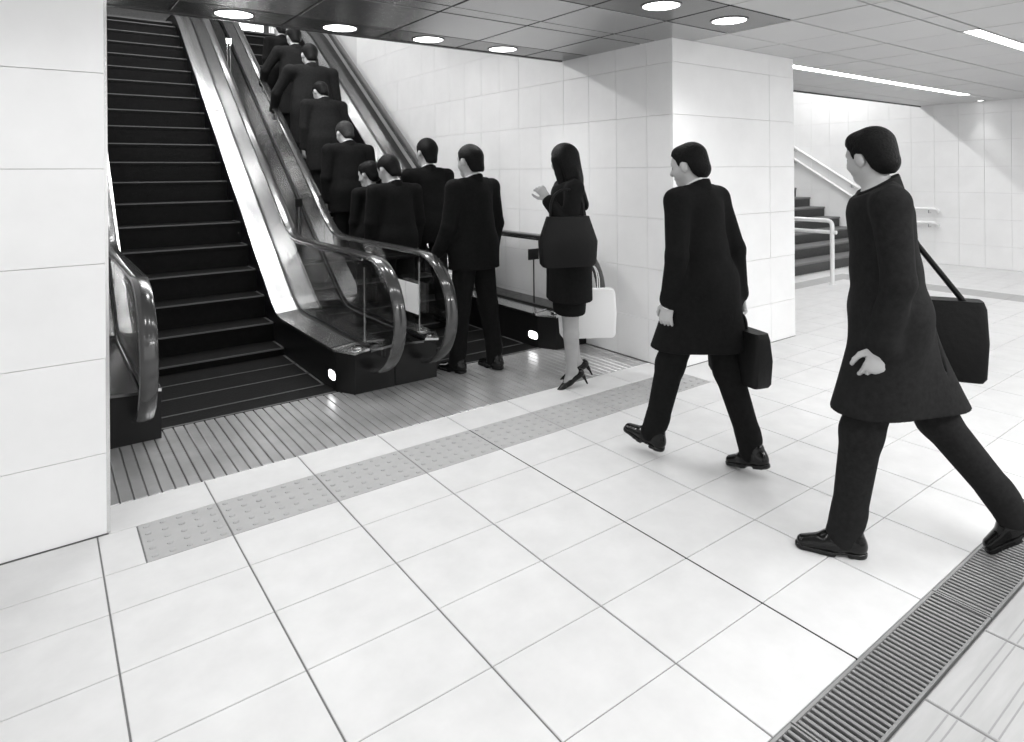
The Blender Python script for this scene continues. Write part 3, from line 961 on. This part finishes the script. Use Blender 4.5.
    def lap_cut(x, y, z):
        dx, dy, dz = x - nb[0], y - nb[1], z - nb[2]
        q = (Rc.T[2, 0] * dx + Rc.T[2, 1] * dy + Rc.T[2, 2] * dz) + .45 * (Rc.T[1, 0] * dx + Rc.T[1, 1] * dy + Rc.T[1, 2] * dz)
        return np.maximum(q - .030, -q - .045)
    field_obj('collar', [(seg(nb + Rc @ V(0, -.002, -.07), nb + Rc @ V(0, .006, .06), .096, .076), .01)], min(h, .008), sm, root, sc, cut=lap_cut)
    if shirt:
        def col_cut(x, y, z):
            dx, dy, dz = x - nb[0], y - nb[1], z - nb[2]
            q = (Rc.T[2, 0] * dx + Rc.T[2, 1] * dy + Rc.T[2, 2] * dz) + .45 * (Rc.T[1, 0] * dx + Rc.T[1, 1] * dy + Rc.T[1, 2] * dz)
            return np.maximum(q - .046, -q - .02)
        field_obj('shirt_collar', [(seg(nb + Rc @ V(0, 0, -.05), nb + Rc @ V(0, .01, .09), .067, .063), .01)], .006, M['shirt'], root, sc, cut=col_cut)
    if cuff:
        s_, el, wr = arm['L'][:3]
        field_obj('shirt_cuff', [(seg(el + (wr - el) * .93, el + (wr - el) * 1.0, .040, .038), .01)], .005, M['shirt'], root, sc)
    # --- shoes
    for nm in 'LR':
        hp, kn, an, RF = J[nm]
        q = lambda x, y, z: an + RF @ V(x, y, z)
        ax_, ay_ = an, RF.T
        if stocking:
            P = [(seg(q(0, -.05, -.052), q(0, .05, -.058), .036, .034), .02), (seg(q(0, .06, -.066), q(0, .165, -.086), .036, .018, RF, (1, 1, .75)), .02)]
            top_ = seg(q(0, -.03, .0), q(0, .075, -.022), .034, .034)
            so = field_obj('shoe', P, .006, M['shoe'], root, sc, subs=[(top_, .006)])
            hl_ = [(seg(q(0, -.060, -.06), q(0, -.068, -.10), .022, .012), .01), (seg(q(0, -.068, -.09), q(0, -.072, -.155), .010, .007), .01)]
            field_obj('heel', hl_, .004, M['shoe'], so, sc)
            continue
        P = [(seg(q(0, -.035, -.05), q(0, .05, -.045), .042, .042), .02), (seg(q(0, .05, -.052), q(0, .155, -.066), .044, .030, RF, (1.12, 1, .82)), .025), (seg(q(0, -.02, -.02), q(0, -.02, .0), .043, .042), .02)]
        def cut(x, y, z, a=an, R=RF.T):
            return -(.086 + R[2, 0] * (x - a[0]) + R[2, 1] * (y - a[1]) + R[2, 2] * (z - a[2]))
        so = field_obj('shoe', P, min(h, .007), M['shoe'], root, sc, cut=cut)
        def scut(x, y, z, a=an, R=RF.T):
            lz = R[2, 0] * (x - a[0]) + R[2, 1] * (y - a[1]) + R[2, 2] * (z - a[2])
            ly = R[1, 0] * (x - a[0]) + R[1, 1] * (y - a[1]) + R[1, 2] * (z - a[2])
            return np.maximum(np.maximum(lz + .070, -lz - .092), np.maximum(-(ly - .022) * 1.0, -9) * 0 + np.where((ly > .0) & (ly < .045), -(lz + .080), -1))
        field_obj('sole', [(seg(q(0, -.035, -.08), q(0, .06, -.08), .041, .047), .02), (seg(q(0, .06, -.08), q(0, .155, -.08), .048, .036), .02)], .006, M['shoe'], so, sc, cut=scut)
    root['joints'] = 0
    del root['joints']
    return root, J, arm, sc

def to_world(root, p, sc):
    """local body point (metres) to hall units"""
    a = root.rotation_euler.z
    x, y, z = [float(c) * sc for c in p]
    v = Vector((x * math.cos(a) - y * math.sin(a), x * math.sin(a) + y * math.cos(a), z)) + root.location
    return v / U

def bag_mesh(name, w, d, hgt, m, parent, origin, rotz, flare=1.0, lid=True, rnd=.25):
    """soft-cornered bag body, w along its length; hangs below its origin (metres)"""
    b = MB()
    rs = []
    for z, k in ((-hgt, .90), (-hgt + .02, .98), (-hgt * .5, 1.03), (-.03, flare), (0, flare * .94)):
        ring = []
        for q in range(20):
            a = 2 * PI * q / 20
            cx = math.copysign(abs(math.cos(a)) ** rnd, math.cos(a)) * w / 2 * k
            cy_ = math.copysign(abs(math.sin(a)) ** rnd, math.sin(a)) * d / 2 * (k if z < -.05 else k * .8)
            x = cx * math.cos(rotz) - cy_ * math.sin(rotz)
            y = cx * math.sin(rotz) + cy_ * math.cos(rotz)
            ring.append((origin[0] + x / U, origin[1] + y / U, origin[2] + z / U))
        rs.append(ring)
    b.rings(rs)
    return b.build(name, m, parent, True)

def handle(parent, c, rotz, w, rise, m, off=0.0, r=.008, name='handle'):
    pts = []
    for t in np.linspace(0, PI, 13):
        lx, lz = -w / 2 * math.cos(t), rise * math.sin(t) ** .6
        x = lx * math.cos(rotz) - off * math.sin(rotz)
        y = lx * math.sin(rotz) + off * math.cos(rotz)
        pts.append((c[0] + x / U, c[1] + y / U, c[2] + lz / U))
    return MB().tube(pts, r / U, 8).build(name, m, parent, True)

# the man striding in front, nearest to the camera
A = person('tall man in a long dark coat striding past in the foreground at the right', (9.15, -4.38, 0), (-.50, .87), H=1.73, lean=.08, twist=.06, head=(.14, -.8),
           legs=((.26, .12, .03, .0), (-.42, .24, .03, -.75)), arms=(dict(f=.02, ab=.12, e=.3), dict(f=-.12, ab=.22, e=.25, curl=.9)), coat='coat', hem=.60, hair='full', suit='suit2', shirt=False, h=.0065, sw=.19, bulk=1.0, hs=.91)
# the second walker
Bm = person('man in a black overcoat walking toward the escalators with a briefcase', (9.18, -1.66, 0), (-.06, .99), H=1.67, lean=.11, twist=-.05, head=(.14, .25),
            legs=((.36, .10, .03, .22), (-.17, .18, .03, -.26)), arms=(dict(f=-.06, ab=.24, e=.40, inw=.0), dict(f=-.16, ab=.16, e=.12, curl=.9)), coat='coat', hem=.62, hair='full', suit='suit', h=.0065, cuff=True, sw=.172, bulk=.98, hs=.93)
# the woman
Wm = person('long-haired woman in a dark coat, skirt and high heels carrying a white bag', (10.15, 2.62, 0), (-.93, .36), H=1.68, lean=.03, twist=-.1, head=(.14, -1.05),
            legs=((.06, .06, .02, -.42), (-.05, .10, .02, -.42)), arms=(dict(f=.25, ab=.16, e=2.35, inw=.2, curl=.6), dict(T=(.26, -.34, .66), up=0, curl=.9, fd=(0, -.1, -1), hint=(.3, -.6, 0))), coat='coat', hem=.60, hair='long', suit='suit', h=.0065, female=True, shirt=False, stocking=True, sw=.185, bulk=1.12)
# the man about to step on
person('man in a black suit about to step on the right escalator, head to one side', (9.02, 4.70, 0), (-.25, .97), H=1.73, lean=.02, head=(.12, -.05),
       legs=((.10, .04, .05, 0), (-.10, .06, .06, -.02)), arms=(dict(f=.1, ab=.14, e=.5), dict(f=-.04, ab=.15, e=.2)), coat='jacket', hem=.80, hair='short', suit='suit', h=.008)

def tread(y):
    k = max(i for i, q in enumerate(NOSE) if q <= y + .02)
    return (float(inc(NOSE[k])) if k > 2 else 0.0), NOSE[k]
st_ = ((.02, .03, .05, 0), (-.02, .03, .05, 0))
def rider(label, x, y, top, **kw):
    z, _ = tread(y)
    bow = kw.pop('bow', .03)
    H = (top - z) * U + bow
    kw.setdefault('legs', st_)
    kw.setdefault('hs', 1.10)
    return person(label, (x, y, z), kw.pop('heading', (0, 1)), H=H, h=.011, **kw)
hang = (dict(f=.05, ab=.12, e=.25), dict(f=.02, ab=.14, e=.2))
rider('man in a dark jacket with bowed head at the foot of the escalator queue', 8.86, 8.45, 4.90, bow=.05, head=(.38, .2), lean=.05, arms=hang, coat='jacket', hem=.78, heading=(-.05, 1), hs=1.2, sw=.225)
E_ = rider('dark-haired woman half hidden behind the man with the bowed head', 8.68, 9.55, 4.80, bow=.03, head=(.25, .5), arms=hang, coat='coat', hem=.70, hair='full', female=True, shirt=False)
rider('man on the wall side of the right escalator, stepping up alone', 10.15, 8.9, 5.53, bow=.0, head=(.0, .1), arms=hang, coat='jacket', hem=.78, legs=((.35, .45, .04, 0), (-.05, .08, .04, 0)), hs=1.15)
rider('stooping grey-haired man on the right escalator, above the man with bowed head', 8.64, 11.15, 6.11, bow=.05, head=(.35, .1), lean=.10, arms=hang, coat='jacket', hem=.76, hairmat='hairgrey', suit='suit', sw=.225)
rider('broad man in a charcoal coat with pale turned-up shirt collar on the escalator', 8.66, 13.3, 7.60, bow=.06, head=(.42, .2), lean=.10, arms=hang, coat='coat', hem=.60, suit='suit2', bulk=1.18, sw=.235)
rider('heavy man in a charcoal coat high on the escalator, left hand on the rail', 8.72, 14.75, 9.13, bow=.04, head=(.22, 0), lean=.07, arms=(dict(f=.5, ab=.42, e=.35, curl=.5), dict(f=.02, ab=.14, e=.2)), coat='coat', hem=.60, suit='suit2', bulk=1.22, sw=.245)
rider('man near the top of the escalator, right one of the two under the ceiling edge', 8.66, 16.35, 10.02, bow=.03, head=(.2, 0), lean=.05, arms=(dict(f=.6, ab=.45, e=.3, curl=.5), dict(f=.02, ab=.14, e=.2)), coat='coat', hem=.62, suit='suit2', bulk=1.12, sw=.22)
rider('man farthest up the escalator, head against the bright window', 8.55, 17.75, 10.42, bow=.06, head=(.2, .1), arms=hang, coat='coat', hem=.62, suit='suit', bulk=1.1, sw=.20)

# bags: things of their own
def hand_pt(P, nm, k=.085):
    root, J, arm, sc = P
    s_, el, wr, fd, nn, tt = arm[nm]
    return to_world(root, wr + fd * k + nn * .028, sc)
hp = hand_pt(Bm, 'R')
rzB = Bm[0].rotation_euler.z + PI / 2 - .35
g = thing('briefcase', 'black soft briefcase in the right hand of the man in the overcoat', 'bag', (hp.x, hp.y, hp.z - .2))
bag_mesh('case', .40, .11, .27, M['bag'], g, (hp.x, hp.y, hp.z - .22), rzB)
handle(g, (hp.x, hp.y, hp.z - .25), rzB, .13, .085, M['bag'])
rt = to_world(A[0], V(.34, -.22, .97), A[3])
rzA = A[0].rotation_euler.z + PI / 2
g = thing('shoulder_bag', 'black square shoulder bag at the far hip of the striding man', 'bag', (rt.x, rt.y, rt.z))
bag_mesh('case', .35, .12, .34, M['bag'], g, (rt.x, rt.y, rt.z), rzA, rnd=.2)
shA = to_world(A[0], A[2]['R'][0] + V(-.05, -.01, .075), A[3])
for dy, nm in ((-.10, 'strap'), (.10, 'strap')):
    e_ = to_world(A[0], V(.33, -.22 + dy, .96), A[3])
    mid = to_world(A[0], A[2]['R'][0] + V(.065, dy * .6 - .01, .0), A[3])
    mid2 = to_world(A[0], A[2]['R'][0] + V(.10, dy * .8 - .10, -.2), A[3])
    MB().tube([shA, mid, mid2, e_], .012 / U, 8).build(nm, M['bag'], g, True)
hp = hand_pt(Wm, 'R')
rzW = Wm[0].rotation_euler.z + PI / 2 - .3
g = thing('shopping_bag', 'white paper shopping bag hanging behind the long-haired woman', 'bag', (hp.x, hp.y, hp.z - .3))
bag_mesh('paper_body', .42, .12, .36, M['paper'], g, (hp.x, hp.y, hp.z - .62), -.55, rnd=.12)
for off in (-.035, .035): handle(g, (hp.x, hp.y, hp.z - .64), -.55, .18, .205, M['paper'], off, .004)
hpw = to_world(Wm[0], V(-.25, .10, 1.27), Wm[3])
g = thing('handbag', 'large black handbag under the near arm of the long-haired woman', 'bag', (hpw.x, hpw.y, hpw.z))
rzH = Wm[0].rotation_euler.z + PI / 2
bag_mesh('bag_body', .40, .14, .34, M['bag'], g, hpw, rzH, rnd=.5, flare=.8)
handle(g, (hpw.x, hpw.y, hpw.z - .05), rzH, .24, .20, M['bag'], -.02, .009, 'strap')
